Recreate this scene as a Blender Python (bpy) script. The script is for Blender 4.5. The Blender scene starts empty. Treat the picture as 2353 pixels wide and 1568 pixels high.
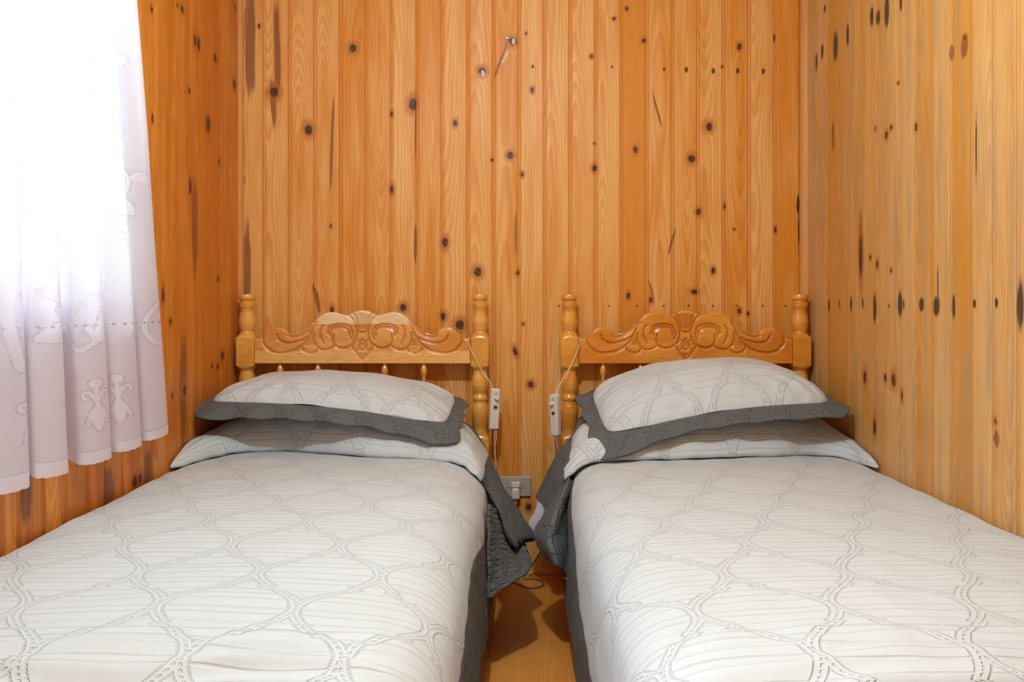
import bpy, math, random
import numpy as np
PI = math.pi
random.seed(4); np.random.seed(4)
D = bpy.data; SC = bpy.context.scene; COL = SC.collection

# ------------------------------------------------------------------ camera, world, light, exposure
XL, XR, YB, YF, ZC = -1.044, 1.1275, 3.333, -0.9, 2.50        # room: left, right, back, front wall, ceiling
CAMZ, FPX, HX, HY = 1.03, 2000.0, 1176.5, 702.0               # eye height, focal length in px, vanishing point
cam = D.cameras.new('camera'); cam.lens = 36.0 * FPX / 2353.0; cam.sensor_width = 36.0
cam.shift_x = -(HX - 1176.5) / 2353.0; cam.shift_y = (HY - 784.0) / 2353.0; cam.clip_start = 0.02
co = D.objects.new('camera', cam); co.location = (0, 0, CAMZ); co.rotation_euler = (PI / 2, 0, 0)
COL.objects.link(co); SC.camera = co

w = D.worlds.new('world'); SC.world = w; w.use_nodes = True
wt = w.node_tree; bg = wt.nodes['Background']; bg.inputs[0].default_value = (0.84, 0.90, 1.0, 1)
tc = wt.nodes.new('ShaderNodeTexCoord'); sx = wt.nodes.new('ShaderNodeSeparateXYZ'); mr = wt.nodes.new('ShaderNodeMapRange')
mr.interpolation_type = 'SMOOTHSTEP'                       # overcast sky, dim behind the garden at the horizon, bright overhead
wt.links.new(tc.outputs['Generated'], sx.inputs[0]); wt.links.new(sx.outputs[2], mr.inputs[0]); wt.links.new(mr.outputs[0], bg.inputs[1])
for i, v in enumerate((0.34, 0.92, 4.2, 70.0)): mr.inputs[i + 1].default_value = v

def light(name, kind, loc, energy, col, **kw):
    l = D.lights.new(name, kind); l.energy = energy; l.color = col
    for k, v in kw.items(): setattr(l, k, v)
    o = D.objects.new(name, l); o.location = loc; COL.objects.link(o); return o
light('ceiling_bulb', 'POINT', (-0.12, 1.22, 2.28), 66, (0.82, 0.93, 1.0), shadow_soft_size=0.035)
pt = light('window_portal', 'AREA', (XL - 0.04, 1.375, 1.50), 1, (1, 1, 1), shape='RECTANGLE', size=1.90, size_y=1.02)
pt.rotation_euler = (PI / 2, 0, PI / 2 + PI); pt.rotation_euler = (0, -PI / 2, 0); pt.data.size = 1.02; pt.data.size_y = 1.81
pt.data.cycles.is_portal = True
SC.view_settings.view_transform = 'Standard'; SC.view_settings.look = 'None'
SC.view_settings.exposure = 0.27; SC.view_settings.gamma = 1.0; SC.view_settings.use_curve_mapping = False
SC.cycles.use_denoising = True; SC.cycles.max_bounces = 10; SC.cycles.diffuse_bounces = 5
SC.cycles.transparent_max_bounces = 16; SC.cycles.sample_clamp_indirect = 4.0

# ------------------------------------------------------------------ helpers
def pix(x, y, Y):                      # point at distance Y whose picture is at pixel (x, y)
    return ((x - HX) * Y / FPX, Y, CAMZ - (y - HY) * Y / FPX)

def link(name, me, mat=None, parent=None, smooth=True):
    o = D.objects.new(name, me); COL.objects.link(o)
    if mat: me.materials.append(mat)
    if smooth: me.polygons.foreach_set('use_smooth', np.ones(len(me.polygons), bool))
    if parent: o.parent = parent
    return o

def np_mesh(name, V, F, mat=None, parent=None, uv=None, attrs=None, smooth=True):
    V = np.asarray(V, float)
    me = D.meshes.new(name)
    if isinstance(F, np.ndarray):
        me.vertices.add(len(V)); me.vertices.foreach_set('co', V.astype(np.float32).ravel())
        n = len(F); me.loops.add(n * 4); me.loops.foreach_set('vertex_index', F.astype(np.int32).ravel())
        me.polygons.add(n); me.polygons.foreach_set('loop_start', np.arange(0, n * 4, 4, dtype=np.int32))
        me.update(calc_edges=True)
        if uv is not None:
            l = me.uv_layers.new(name='UVMap'); l.data.foreach_set('uv', uv[F.ravel()].astype(np.float32).ravel())
    else:
        me.from_pydata([tuple(v) for v in V], [], F); me.update()
    if attrs:
        for k, a in attrs.items():
            t = me.attributes.new(k, 'FLOAT', 'POINT'); t.data.foreach_set('value', np.asarray(a, np.float32).ravel())
    me.validate()
    return link(name, me, mat, parent, smooth)

def grid_faces(n, m, flip=False, wrap_m=False):
    i = np.arange(n - 1)[:, None]; j = np.arange(m if wrap_m else m - 1)[None, :]
    j2 = (j + 1) % m
    a = i * m + j; b = (i + 1) * m + j; c = (i + 1) * m + j2; d = i * m + j2
    F = np.stack([a, b, c, d], -1) if not flip else np.stack([a, d, c, b], -1)
    return F.reshape(-1, 4)

def grid(name, P, mat, parent=None, uv=None, attrs=None, flip=False, wrap=False, keep=None, thick=None):
    n, m = P.shape[:2]
    F = grid_faces(n, m, flip, wrap)
    V = P.reshape(-1, 3); U = None if uv is None else uv.reshape(-1, 2)
    A = None if attrs is None else {k: a.ravel() for k, a in attrs.items()}
    if keep is not None:
        F = F[keep.ravel()]
        used = np.unique(F); mp = np.zeros(len(V), int); mp[used] = np.arange(len(used))
        F = mp[F]; V = V[used]
        if U is not None: U = U[used]
        if A: A = {k: a[used] for k, a in A.items()}
    o = np_mesh(name, V, F, mat, parent, U, A)
    if thick:
        s = o.modifiers.new('thickness', 'SOLIDIFY'); s.thickness = thick; s.offset = -1
    return o

class MB:                               # small mesh collector
    def __init__(s): s.v = []; s.f = []
    def add(s, V, F):
        k = len(s.v); s.v += [tuple(p) for p in V]; s.f += [tuple(i + k for i in f) for f in F]; return s
    def box(s, x0, x1, y0, y1, z0, z1, b=0.0):
        if b <= 0:
            V = [(x, y, z) for x in (x0, x1) for y in (y0, y1) for z in (z0, z1)]
            return s.add(V, [(0, 1, 3, 2), (4, 6, 7, 5), (0, 4, 5, 1), (2, 3, 7, 6), (0, 2, 6, 4), (1, 5, 7, 3)])
        c = ((x0 + x1) / 2, (y0 + y1) / 2, (z0 + z1) / 2); h = ((x1 - x0) / 2, (y1 - y0) / 2, (z1 - z0) / 2)
        V = []; idx = {}
        for sx in (-1, 1):
            for sy in (-1, 1):
                for sz in (-1, 1):
                    for a in range(3):
                        q = [h[0] - b, h[1] - b, h[2] - b]; q[a] += b
                        idx[(sx, sy, sz, a)] = len(V)
                        V.append((c[0] + sx * q[0], c[1] + sy * q[1], c[2] + sz * q[2]))
        F = []
        for a in range(3):
            o1, o2 = [i for i in range(3) if i != a]
            for sg in (-1, 1):
                q = []
                for s1, s2 in ((-1, -1), (1, -1), (1, 1), (-1, 1)):
                    k = [0, 0, 0]; k[a] = sg; k[o1] = s1; k[o2] = s2; q.append(idx[(k[0], k[1], k[2], a)])
                F.append(tuple(q))
        for a in range(3):
            o1, o2 = [i for i in range(3) if i != a]
            for s1 in (-1, 1):
                for s2 in (-1, 1):
                    k0 = [0, 0, 0]; k0[a] = -1; k0[o1] = s1; k0[o2] = s2; k1 = list(k0); k1[a] = 1
                    F.append((idx[(*k0, o1)], idx[(*k1, o1)], idx[(*k1, o2)], idx[(*k0, o2)]))
        for sx in (-1, 1):
            for sy in (-1, 1):
                for sz in (-1, 1): F.append(tuple(idx[(sx, sy, sz, a)] for a in range(3)))
        return s.add(V, F)
    def tube(s, pts, r, n=8, caps=True):
        P = np.array(pts, float); N = len(P); V = []; rr = r if hasattr(r, '__len__') else [r] * N
        up = np.array((0.31, 0.2, 0.93))
        for i in range(N):
            t = P[min(i + 1, N - 1)] - P[max(i - 1, 0)]; t = t / (np.linalg.norm(t) + 1e-9)
            a = np.cross(t, up); a /= np.linalg.norm(a) + 1e-9; b = np.cross(t, a)
            for k in range(n):
                th = 2 * PI * k / n; V.append(P[i] + rr[i] * (math.cos(th) * a + math.sin(th) * b))
        F = [(i * n + k, i * n + (k + 1) % n, (i + 1) * n + (k + 1) % n, (i + 1) * n + k) for i in range(N - 1) for k in range(n)]
        if caps: F += [tuple(range(n))[::-1], tuple((N - 1) * n + k for k in range(n))]
        return s.add(V, F)
    def lathe(s, prof, c, axis='z', n=24):          # prof: (h, r)
        V = []
        for h, r in prof:
            for k in range(n):
                th = 2 * PI * k / n; a, b = r * math.cos(th), r * math.sin(th)
                V.append((c[0] + a, c[1] + b, c[2] + h) if axis == 'z' else (c[0] + a, c[1] + h, c[2] + b))
        N = len(prof)
        F = [(i * n + k, i * n + (k + 1) % n, (i + 1) * n + (k + 1) % n, (i + 1) * n + k) for i in range(N - 1) for k in range(n)]
        F += [tuple(range(n))[::-1], tuple((N - 1) * n + k for k in range(n))]
        return s.add(V, F)
    def build(s, name, mat, parent=None, smooth=True, bevel=0, angle=35):
        import bmesh
        me = D.meshes.new(name); me.from_pydata(s.v, [], s.f)
        bm = bmesh.new(); bm.from_mesh(me); bmesh.ops.recalc_face_normals(bm, faces=bm.faces); bm.to_mesh(me); bm.free()
        o = link(name, me, mat, parent, smooth)
        if smooth: me.set_sharp_from_angle(angle=math.radians(angle))
        if bevel:
            b = o.modifiers.new('bevel', 'BEVEL'); b.width = bevel; b.segments = 2; b.limit_method = 'ANGLE'
        return o

def spline(pts, n):                     # Catmull-Rom through control points, n samples
    P = np.array(pts, float); N = len(P); t = np.linspace(0, N - 1, n); i = np.minimum(t.astype(int), N - 2); f = (t - i)[:, None]
    if P.ndim > 2: f = f.reshape((-1,) + (1,) * (P.ndim - 1))
    p = lambda k: P[np.clip(k, 0, N - 1)]
    a = p(i - 1); b = p(i); c = p(i + 1); d = p(i + 2)
    a = np.where((i == 0).reshape(f.shape), 2 * b - c, a); d = np.where((i == N - 2).reshape(f.shape), 2 * c - b, d)
    return 0.5 * (2 * b + (c - a) * f + (2 * a - 5 * b + 4 * c - d) * f ** 2 + (3 * b - a - 3 * c + d) * f ** 3)

def patch(ctrl, n, m):                  # smooth surface through a grid of control points
    P = spline(np.array(ctrl, float), n)            # n x k x 3
    return np.swapaxes(spline(np.swapaxes(P, 0, 1), m), 0, 1)

def arc_uv(P, u0=0, v0=0):
    du = np.linalg.norm(np.diff(P, axis=0), axis=2).mean(1); dv = np.linalg.norm(np.diff(P, axis=1), axis=2).mean(0)
    u = np.concatenate([[0], np.cumsum(du)]) + u0; v = np.concatenate([[0], np.cumsum(dv)]) + v0
    return np.stack(np.meshgrid(u, v, indexing='ij'), -1)

def wob(x, y, k=1.0, seed=0):           # smooth wandering noise -1..1
    r = np.random.RandomState(seed); s = 0
    for i in range(6):
        a = r.uniform(0, 2 * PI); f = k * r.uniform(.6, 2.0); s = s + np.sin((x * math.cos(a) + y * math.sin(a)) * f * 2 * PI + r.uniform(0, 6.28)) / 3.2
    return s

def tag(o, label, cat, group=None):
    o['label'] = label; o['category'] = cat
    if group: o['group'] = group
    return o
def struct(o): o['kind'] = 'structure'; return o
def empty(name, loc=(0, 0, 0)):
    o = D.objects.new(name, None); o.location = loc; COL.objects.link(o); o.empty_display_size = 0.1; return o
def adopt(root, *kids):                 # keep world place while hanging a part under its thing
    for k in kids:
        k.parent = root; k.matrix_parent_inverse = root.matrix_world.inverted() if root.matrix_world.translation.length else k.matrix_parent_inverse
        k.location = tuple(k.location[i] - root.location[i] for i in range(3))

# ------------------------------------------------------------------ node helper
class NT:
    def __init__(s, name):
        s.mat = D.materials.new(name); s.mat.use_nodes = True; s.t = s.mat.node_tree; s.t.nodes.clear()
        s.out = s.t.nodes.new('ShaderNodeOutputMaterial')
    def n(s, kind, **kw):
        x = s.t.nodes.new(kind)
        for k, v in kw.items(): setattr(x, k, v)
        return x
    def set(s, sock, v):
        if isinstance(v, bpy.types.NodeSocket): s.t.links.new(v, sock)
        elif v is not None:
            if isinstance(v, tuple) and len(v) == 3 and sock.type == 'RGBA': v = (*v, 1)
            sock.default_value = v
    def m(s, op, a, b=None, c=None, clamp=False):
        x = s.n('ShaderNodeMath', operation=op, use_clamp=clamp)
        for i, v in enumerate((a, b, c)):
            if v is not None: s.set(x.inputs[i], v)
        return x.outputs[0]
    def mix(s, f, a, b, mode='MIX'):
        x = s.n('ShaderNodeMix', data_type='RGBA', blend_type=mode); s.set(x.inputs[0], f); s.set(x.inputs[6], a); s.set(x.inputs[7], b); return x.outputs[2]
    def smooth(s, x, a, b, o0=0.0, o1=1.0):
        r = s.n('ShaderNodeMapRange', interpolation_type='SMOOTHSTEP'); s.set(r.inputs[0], x)
        for i, v in enumerate((a, b, o0, o1)): s.set(r.inputs[i + 1], v)
        return r.outputs[0]
    def sep(s, v): x = s.n('ShaderNodeSeparateXYZ'); s.set(x.inputs[0], v); return x.outputs
    def xyz(s, a=0.0, b=0.0, c=0.0):
        x = s.n('ShaderNodeCombineXYZ'); s.set(x.inputs[0], a); s.set(x.inputs[1], b); s.set(x.inputs[2], c); return x.outputs[0]
    def noise(s, vec, scale, detail=2.0, rough=.5, dim='3D'):
        x = s.n('ShaderNodeTexNoise', noise_dimensions=dim); s.set(x.inputs['Vector'], vec); x.inputs['Scale'].default_value = scale
        x.inputs['Detail'].default_value = detail; x.inputs['Roughness'].default_value = rough; return x.outputs[0]
    def white(s, v):
        x = s.n('ShaderNodeTexWhiteNoise', noise_dimensions='1D'); s.set(x.inputs['W'], v); return x.outputs[0]
    def attr(s, name): return s.n('ShaderNodeAttribute', attribute_name=name).outputs['Fac']
    def pos(s): return s.n('ShaderNodeTexCoord').outputs['Object']
    def uv(s): return s.n('ShaderNodeTexCoord').outputs['UV']
    def bump(s, h, dist, strength=1.0):
        b = s.n('ShaderNodeBump'); s.set(b.inputs['Height'], h); b.inputs['Distance'].default_value = dist; b.inputs['Strength'].default_value = strength; return b.outputs[0]
    def bsdf(s, col, rough=.5, normal=None, spec=.5, coat=0, **kw):
        b = s.n('ShaderNodeBsdfPrincipled'); s.set(b.inputs['Base Color'], col); s.set(b.inputs['Roughness'], rough)
        b.inputs['Specular IOR Level'].default_value = spec; b.inputs['Coat Weight'].default_value = coat; b.inputs['Coat Roughness'].default_value = .12
        if normal is not None: s.set(b.inputs['Normal'], normal)
        for k, v in kw.items(): s.set(b.inputs[k.replace('_', ' ')], v)
        s.t.links.new(b.outputs[0], s.out.inputs[0]); return b

def plain(name, col, rough=.5, metal=0.0, spec=.5):
    t = NT(name); n = t.noise(t.pos(), 60.0, 3); c = t.mix(t.smooth(n, .3, .7, 0, .25), col, tuple(x * .82 for x in col))
    b = t.bsdf(c, rough, spec=spec); b.inputs['Metallic'].default_value = metal; return t.mat

def wood(name, axis, a0, p, light_c, dark_c, grey_c=None, mottled=.5, gloss=.40, contrast=.5, along=2, knots=True):
    """boards of width p laid along `axis`, grain running along coordinate `along`"""
    t = NT(name); P = t.sep(t.pos()); a = P[axis]; z = P[along]
    q = t.m('DIVIDE', t.m('SUBTRACT', a, a0), p); idn = t.m('FLOOR', q)
    u = t.m('MULTIPLY', t.m('SUBTRACT', t.m('SUBTRACT', q, idn), .5), p)
    r1 = t.white(t.m('ADD', idn, .37)); r2 = t.white(t.m('ADD', idn, 17.91)); r3 = t.white(t.m('ADD', idn, 51.3))
    zo = t.m('ADD', z, t.m('MULTIPLY', r1, 23.0))
    nh = t.noise(t.xyz(t.m('MULTIPLY', r2, 9.0), 0.0, zo), .6, 2)
    h = t.m('ADD', t.m('ADD', .012, t.m('MULTIPLY', r3, .03)), t.m('MULTIPLY', t.m('SUBTRACT', nh, .42), .22))
    uu = t.m('SUBTRACT', u, t.m('MULTIPLY', t.m('SUBTRACT', r2, .5), p * 1.3))
    wv = t.noise(t.xyz(t.m('MULTIPLY', a, 14.0), t.m('MULTIPLY', r2, 5.0), t.m('MULTIPLY', zo, 3.2)), 1.0, 3)
    r = t.m('SQRT', t.m('ADD', t.m('MULTIPLY', uu, uu), t.m('MULTIPLY', h, h)))
    r = t.m('ADD', r, t.m('MULTIPLY', t.m('SUBTRACT', wv, .5), .010))
    if knots:
        kd = t.attr('knot')
        r = t.m('ADD', r, t.m('DIVIDE', .010, t.m('ADD', 1.0, t.m('MULTIPLY', t.m('MULTIPLY', kd, kd), .35))))
    ring = t.m('FRACT', t.m('MULTIPLY', r, t.m('ADD', 85.0, t.m('MULTIPLY', r1, 80.0))))
    late = t.m('MULTIPLY', t.smooth(ring, .15, .82), t.smooth(ring, .9, 1.0, 1.0, 0.0))
    dj = t.m('MULTIPLY_ADD', u, 1.0, p / 2)
    fib = t.noise(t.xyz(t.m('MULTIPLY', a, 420.0), t.m('MULTIPLY', P[1 if axis == 0 else 0], 30.0), t.m('MULTIPLY', z, 9.0)), 1.0, 3)
    mot = t.noise(t.xyz(t.m('MULTIPLY', a, 22.0), t.m('MULTIPLY', r1, 30.0), t.m('MULTIPLY', z, 2.2)), 1.0, 3)
    tone = t.m('MULTIPLY_ADD', t.m('POWER', r2, 1.5), .85, t.m('MULTIPLY', t.smooth(mot, .35, .7), mottled), clamp=True)
    c = t.mix(tone, light_c, dark_c)
    deep = tuple(x * k for x, k in zip(dark_c, (.62, .42, .3)))
    c = t.mix(t.m('MULTIPLY', late, contrast), c, deep)
    c = t.mix(t.smooth(fib, .35, .75, 0, .22), c, deep)
    if knots:                                        # deeper orange along the beaded joints
        bead = t.m('MAXIMUM', t.smooth(dj, .010, .018, .55, 0), t.smooth(dj, p - .008, p - .001, 0, .55))
        c = t.mix(bead, c, tuple(x * k for x, k in zip(dark_c, (.85, .72, .5))))
    if grey_c:
        g = t.noise(t.xyz(t.m('MULTIPLY', a, 34.0), 3.3, t.m('MULTIPLY', z, 1.9)), 1.0, 5, .65)
        c = t.mix(t.smooth(g, .46, .70, 0, .75), c, grey_c)
    if knots:
        # reddish heartwood streaks, dark knots with an amber rim, soot-black scars, pale resin
        st = t.m('ADD', t.attr('streak'), t.m('MULTIPLY', t.m('SUBTRACT', t.noise(t.xyz(t.m('MULTIPLY', a, 75.0), 0.0, t.m('MULTIPLY', z, 5.0)), 1.0, 4), .5), 1.7))
        c = t.mix(t.smooth(st, .75, 1.15, .82, 0), c, (.20, .062, .022))
        kn = t.m('ADD', kd, t.m('MULTIPLY', t.m('SUBTRACT', t.noise(t.pos(), 70.0, 3), .5), .7))
        c = t.mix(t.smooth(kn, 1.1, 2.6, .7, 0), c, (.42, .125, .010))
        kin = t.noise(t.pos(), 160.0, 2)
        c = t.mix(t.smooth(kn, .75, 1.15, 1, 0), c, t.mix(t.smooth(kin, .35, .65), (.035, .016, .013), (.13, .045, .022)))
        sc = t.m('ADD', t.attr('scar'), t.m('MULTIPLY', t.m('SUBTRACT', t.noise(t.xyz(t.m('MULTIPLY', a, 160.0), 0.0, t.m('MULTIPLY', z, 30.0)), 1.0, 2), .5), .5))
        c = t.mix(t.smooth(sc, .7, 1.3, .95, 0), c, (.045, .030, .018))
        c = t.mix(t.smooth(t.attr('resin'), .8, 1.1, .95, 0), c, (.62, .58, .55))
    nrm = t.bump(t.m('ADD', t.m('MULTIPLY', fib, .4), t.m('MULTIPLY', late, .35)), .0006, .6)
    t.bsdf(c, t.m('ADD', gloss, t.m('MULTIPLY', fib, .12)), nrm, spec=.32)
    return t.mat

# ------------------------------------------------------------------ the room
PW = 0.098
W_BACK = wood('pine_back_wall', 0, -0.957, PW, (.82, .49, .165), (.68, .265, .024), mottled=.6, contrast=.30)
W_RIGHT = wood('pine_right_wall', 1, 3.309, PW, (.70, .455, .19), (.60, .28, .045), grey_c=(.36, .26, .14), mottled=.5, contrast=.30, gloss=.36)
W_LEFT = wood('pine_left_wall', 1, 3.309, PW, (.76, .33, .055), (.58, .19, .018), mottled=.8, contrast=.38, gloss=.34)
W_TRIM = wood('pine_trim', 0, -3.0, .35, (.66, .33, .10), (.55, .22, .04), contrast=.2, knots=False)
W_FLOOR = wood('laminate_floor', 0, -0.145, .19, (.84, .38, .08), (.74, .28, .04), mottled=.5, contrast=.22, gloss=.25, along=1, knots=False)

def plank_profile(a_lo, a_hi, a0, p, step):
    offs = [(0, .0030), (.0012, .0028), (.0032, .0006), (.0046, 0), (.0085, 0), (.0100, .0014), (.0112, .0016), (.0126, .0004), (.0142, 0)]
    k0 = int(math.floor((a_lo - a0) / p)) - 1; k1 = int(math.ceil((a_hi - a0) / p)) + 1
    A = []
    for k in range(k0, k1):
        b = a0 + k * p
        for o, d in offs: A.append((b + o, d))
        x = .0142 + step
        while x < p - .0055: A.append((b + x, 0)); x += step
        A += [(b + p - .0034, 0), (b + p - .0012, .0018)]
    A = [t for t in A if a_lo < t[0] < a_hi]
    A = [(a_lo, 0)] + A + [(a_hi, 0)]
    return np.array(A)

def knot_fields(A, Z, knots):
    fl = {k: np.full((len(A), len(Z)), 4.0) for k in ('knot', 'streak', 'scar', 'resin')}
    AA, ZZ = np.meshgrid(A, Z, indexing='ij')
    for kind, a, z, ra, rz, tilt in knots:
        ca, sa = math.cos(tilt), math.sin(tilt)
        R = 4.2 * max(ra, rz) + .02
        ia = np.where(abs(A - a) < R)[0]; iz = np.where(abs(Z - z) < R)[0]
        if not len(ia) or not len(iz): continue
        s = np.s_[ia[0]:ia[-1] + 1, iz[0]:iz[-1] + 1]
        x = AA[s] - a; y = ZZ[s] - z
        d = np.sqrt(((x * ca + y * sa) / ra) ** 2 + ((-x * sa + y * ca) / rz) ** 2)
        fl[kind][s] = np.minimum(fl[kind][s], d)
    return fl

def wall(name, mat, a_lo, a_hi, a0, mapf, knots, step=.0045, zstep=.0055, hole=None, flip=False):
    pr = plank_profile(a_lo, a_hi, a0, PW, step)
    Z = np.arange(0, ZC + zstep, zstep); Z[-1] = ZC
    if hole:
        for v in hole[2:]: Z[np.argmin(abs(Z - v))] = v
        for v in hole[:2]:
            i = np.argmin(abs(pr[:, 0] - v)); pr[i, 0] = v; pr[i, 1] = 0
    A, Dp = pr[:, 0], pr[:, 1]
    fl = knot_fields(A, Z, knots)
    AA, ZZ = np.meshgrid(A, Z, indexing='ij'); DD = np.repeat(Dp[:, None], len(Z), 1)
    P = mapf(AA, ZZ, DD); keep = None
    if hole:
        ac = (A[1:] + A[:-1]) / 2; zc = (Z[1:] + Z[:-1]) / 2
        keep = ~(((ac > hole[0]) & (ac < hole[1]))[:, None] & ((zc > hole[2]) & (zc < hole[3]))[None, :])
    return struct(grid(name, P, mat, attrs=fl, flip=flip, keep=keep))

def kn(kind, x, y, rx, ry, tilt=0.0): return (kind, x, y, rx, ry, tilt)
back_px = [  # x, y, rx, ry (pixels of the photograph measured on the back wall)
    (811,111,8,10,0),(709,298,9,13,0),(948,240,9,15,0),(1046,283,5,8,0),(1023,558,7,11,0),(1098,625,9,11,0),(1172,357,8,8,.3),(1131,368,3.5,3.5,0),
    (900,436,4,10,0),(760,520,2.5,5,0),(559,415,3,6,0),(630,212,11,12,0),(926,707,8,9,0),(1018,727,6,9,0),(1057,747,10,12,0),(763,712,4,9,0),
    (900,262,3,7,0),(1190,627,4,6,0),(1184,808,5,11,.3),(1220,884,7,8,0),(1215,1166,7,9,0),(1202,745,3,4,0),(1209,77,2.5,4,0),(1223,207,4,7,0),(1224,153,2,3,0),
    (1359,130,4,5,0),(1366,387,6,8,0),(1200,401,4,6,0),(1411,43,4,4,0),(1479,93,5,5,0),(1460,344,5,8,0),(1699,108,5,8,0),(1629,291,8,10,0),(1589,365,8,10,0),
    (1605,487,6,8,0),(1639,622,5,8,0),(1595,671,8,6,0),(1665,474,3,7,0),(1687,527,3,3,0),(1782,528,3,8,0),(1444,680,4,8,0),(1699,715,4,7,0),(1719,721,3,5,0),(1495,690,4,7,0),
    (1108,163,9,9,0),(1178,95,9,9,0),(1660,153,3,3,0),(1366,330,2.5,3,0),(595,60,3,5,0),(1440,20,4,5,0)]
KB = [kn('knot', (x - HX) / 600, CAMZ - (y - HY) / 600, rx / 600, ry / 600, t) for x, y, rx, ry, t in back_px]
for x in (1284, 1399, 1463, 1525, 1582, 1638, 1692, 1753, 1805): KB.append(kn('scar', (x - HX) / 600, CAMZ - (703 - HY) / 600, .0042, .0050))
for x, y, rx, ry in ((1406,154,2.5,4),(1526,159,3,5),(1577,160,4,7),(1639,163,4,7),(1695,163,4,7),(1754,164,4,7),(1834,470,4,22),(1836,530,2.5,30),(1224,153,3,4),(1779,87,3,10)):
    KB.append(kn('scar', (x - HX) / 600, CAMZ - (y - HY) / 600, rx / 600, ry / 600))
for x, y, rx, ry, t in ((575,90,14,130,0),(637,110,9,110,0),(628,240,7,55,.06),(565,610,11,120,0),(763,330,4,110,-.04),(727,684,5,36,.25),(1185,535,2.5,60,0),(1509,250,3,45,.25),
                        (1542,562,3,38,-.28),(955,560,4,60,0),(1150,140,3,45,-.35),(1497,670,3,30,.2),(1835,520,2,70,0),(955,300,2,80,0)):
    KB.append(kn('streak', (x - HX) / 600, CAMZ - (y - HY) / 600, rx / 600, ry / 600, t))
for x, y, rx, ry, t in ((1180,95,4,8,0),(1163,128,2.2,13,-.35),(1110,168,4,8,.3),(1155,142,2,5,-.3)):
    KB.append(kn('resin', (x - HX) / 600, CAMZ - (y - HY) / 600, rx / 600, ry / 600, t))

def side_knots(lst, X):
    out = []
    for kind, x, y, rx, ry in lst:
        Y = FPX * abs(X) / abs(x - HX); out.append(kn(kind, Y, CAMZ - (y - HY) * Y / FPX, max(rx * Y * Y / (FPX * abs(X)), .0035), ry * Y / FPX))
    return out
r1 = [(213,45,6,20),(200,265,7,40),(268,240,12,75),(330,180,6,60),(170,320,5,50),(455,85,9,50),(488,90,11,38),(532,60,13,80),(605,20,7,40)]
r1k = [(592,428,5,10),(475,663,4,12),(530,697,8,22),(555,655,6,14),(683,655,7,20),(447,1325,5,14),(483,1362,7,20),(555,1392,5,12),(935,195,9,14)]
r2 = [(133,248,6,33),(191,240,4,22),(255,238,6,43),(319,232,5,30),(385,262,11,80),(465,250,4,15),(526,238,13,70),(547,240,4,35),(645,242,14,40),(727,252,20,55),(822,253,11,68),(938,237,9,27),(1058,232,12,30),(1192,245,20,140)]
r2k = [(400,18,7,20),(477,52,5,9),(332,643,9,40),(443,650,7,22),(490,660,12,38),(535,745,7,30),(385,920,9,45),(1052,888,9,18)]
L = [('scar', 1800 + x * .4463, y * .4463, a * .4463, b * .4463) for x, y, a, b in r1] + [('knot', 1800 + x * .4463, y * .4463, a * .4463, b * .4463) for x, y, a, b in r1k]
L += [('scar', 1850 + x * .4147, 600 + y * .4147, a * .4147, b * .4147) for x, y, a, b in r2] + [('knot', 1850 + x * .4147, 600 + y * .4147, a * .4147, b * .4147) for x, y, a, b in r2k]
L += [('streak', 1914, 315, 4, 34), ('streak', 1978, 565, 5, 85), ('knot', 1978, 590, 4, 52), ('scar', 2243, 340, .8, 92), ('scar', 2155, 650, .8, 45), ('streak', 2217, 105, 10, 26), ('streak', 2186, 120, 7, 18), ('streak', 2290, 1010, 8, 20)]
KR = side_knots(L, XR)
l1 = [(977,60,9,25),(1143,33,6,20),(1173,60,11,25),(1255,260,8,45),(1280,285,12,45),(1386,375,10,30),(1218,583,8,22),(1193,590,4,10),(1340,800,16,57),(983,762,6,30),(1508,545,8,35),(1412,1045,7,25),(1225,1200,8,60),(1513,50,4,25)]
l2 = [(948,450,8,50),(1268,360,7,18),(1292,803,9,30),(1232,862,6,15),(1265,868,6,20),(1073,1005,10,35),(1000,1035,6,20),(990,605,9,20),(785,1530,15,32),(815,1515,9,28),(1440,255,6,8)]
L = [('knot', x * .357, y * .357, a * .357, b * .357) for x, y, a, b in l1] + [('knot', x * .3955, 500 + y * .3955, a * .3955, b * .3955) for x, y, a, b in l2]
L += [('streak', 448, 520, 7, 120), ('streak', 420, 900, 8, 150), ('streak', 250, 1130, 12, 60), ('streak', 60, 1140, 14, 70), ('streak', 340, 1090, 9, 60)]
KL = side_knots(L, XL)

WIN = (0.47, 2.28, 0.99, 2.01)          # window opening: y0, y1, z0, z1
wall('wall_back', W_BACK, XL, XR, -0.957, lambda a, z, d: np.stack([a, YB + d, z], -1), KB, flip=False)
wall('wall_right', W_RIGHT, 0.95, YB, 3.309, lambda a, z, d: np.stack([XR + d, a, z], -1), KR, flip=True)
wall('wall_left', W_LEFT, YF, YB, 3.309, lambda a, z, d: np.stack([XL - d, a, z], -1), KL, step=.007, hole=WIN)
o = wall('wall_right_near', W_RIGHT, YF, 0.95, 3.309, lambda a, z, d: np.stack([XR + d, a, z], -1), [], step=.02, zstep=.1, flip=True)
o.name = 'wall_right.001'
wall('wall_front', W_BACK, XL, XR, -0.957, lambda a, z, d: np.stack([a, YF - d, z], -1), [], step=.02, zstep=.1, flip=True)
T = .07
b = MB(); b.box(XL - T, XR + T, YB + .012, YB + T, 0, ZC); struct(b.build('wall_back_core', W_TRIM, smooth=False)).name = 'wall_back.001'
b = MB(); y0, y1, z0, z1 = WIN
b.box(XL - T, XL - .012, YF, y0, 0, ZC); b.box(XL - T, XL - .012, y1, YB, 0, ZC); b.box(XL - T, XL - .012, y0, y1, 0, z0); b.box(XL - T, XL - .012, y0, y1, z1, ZC)
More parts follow.
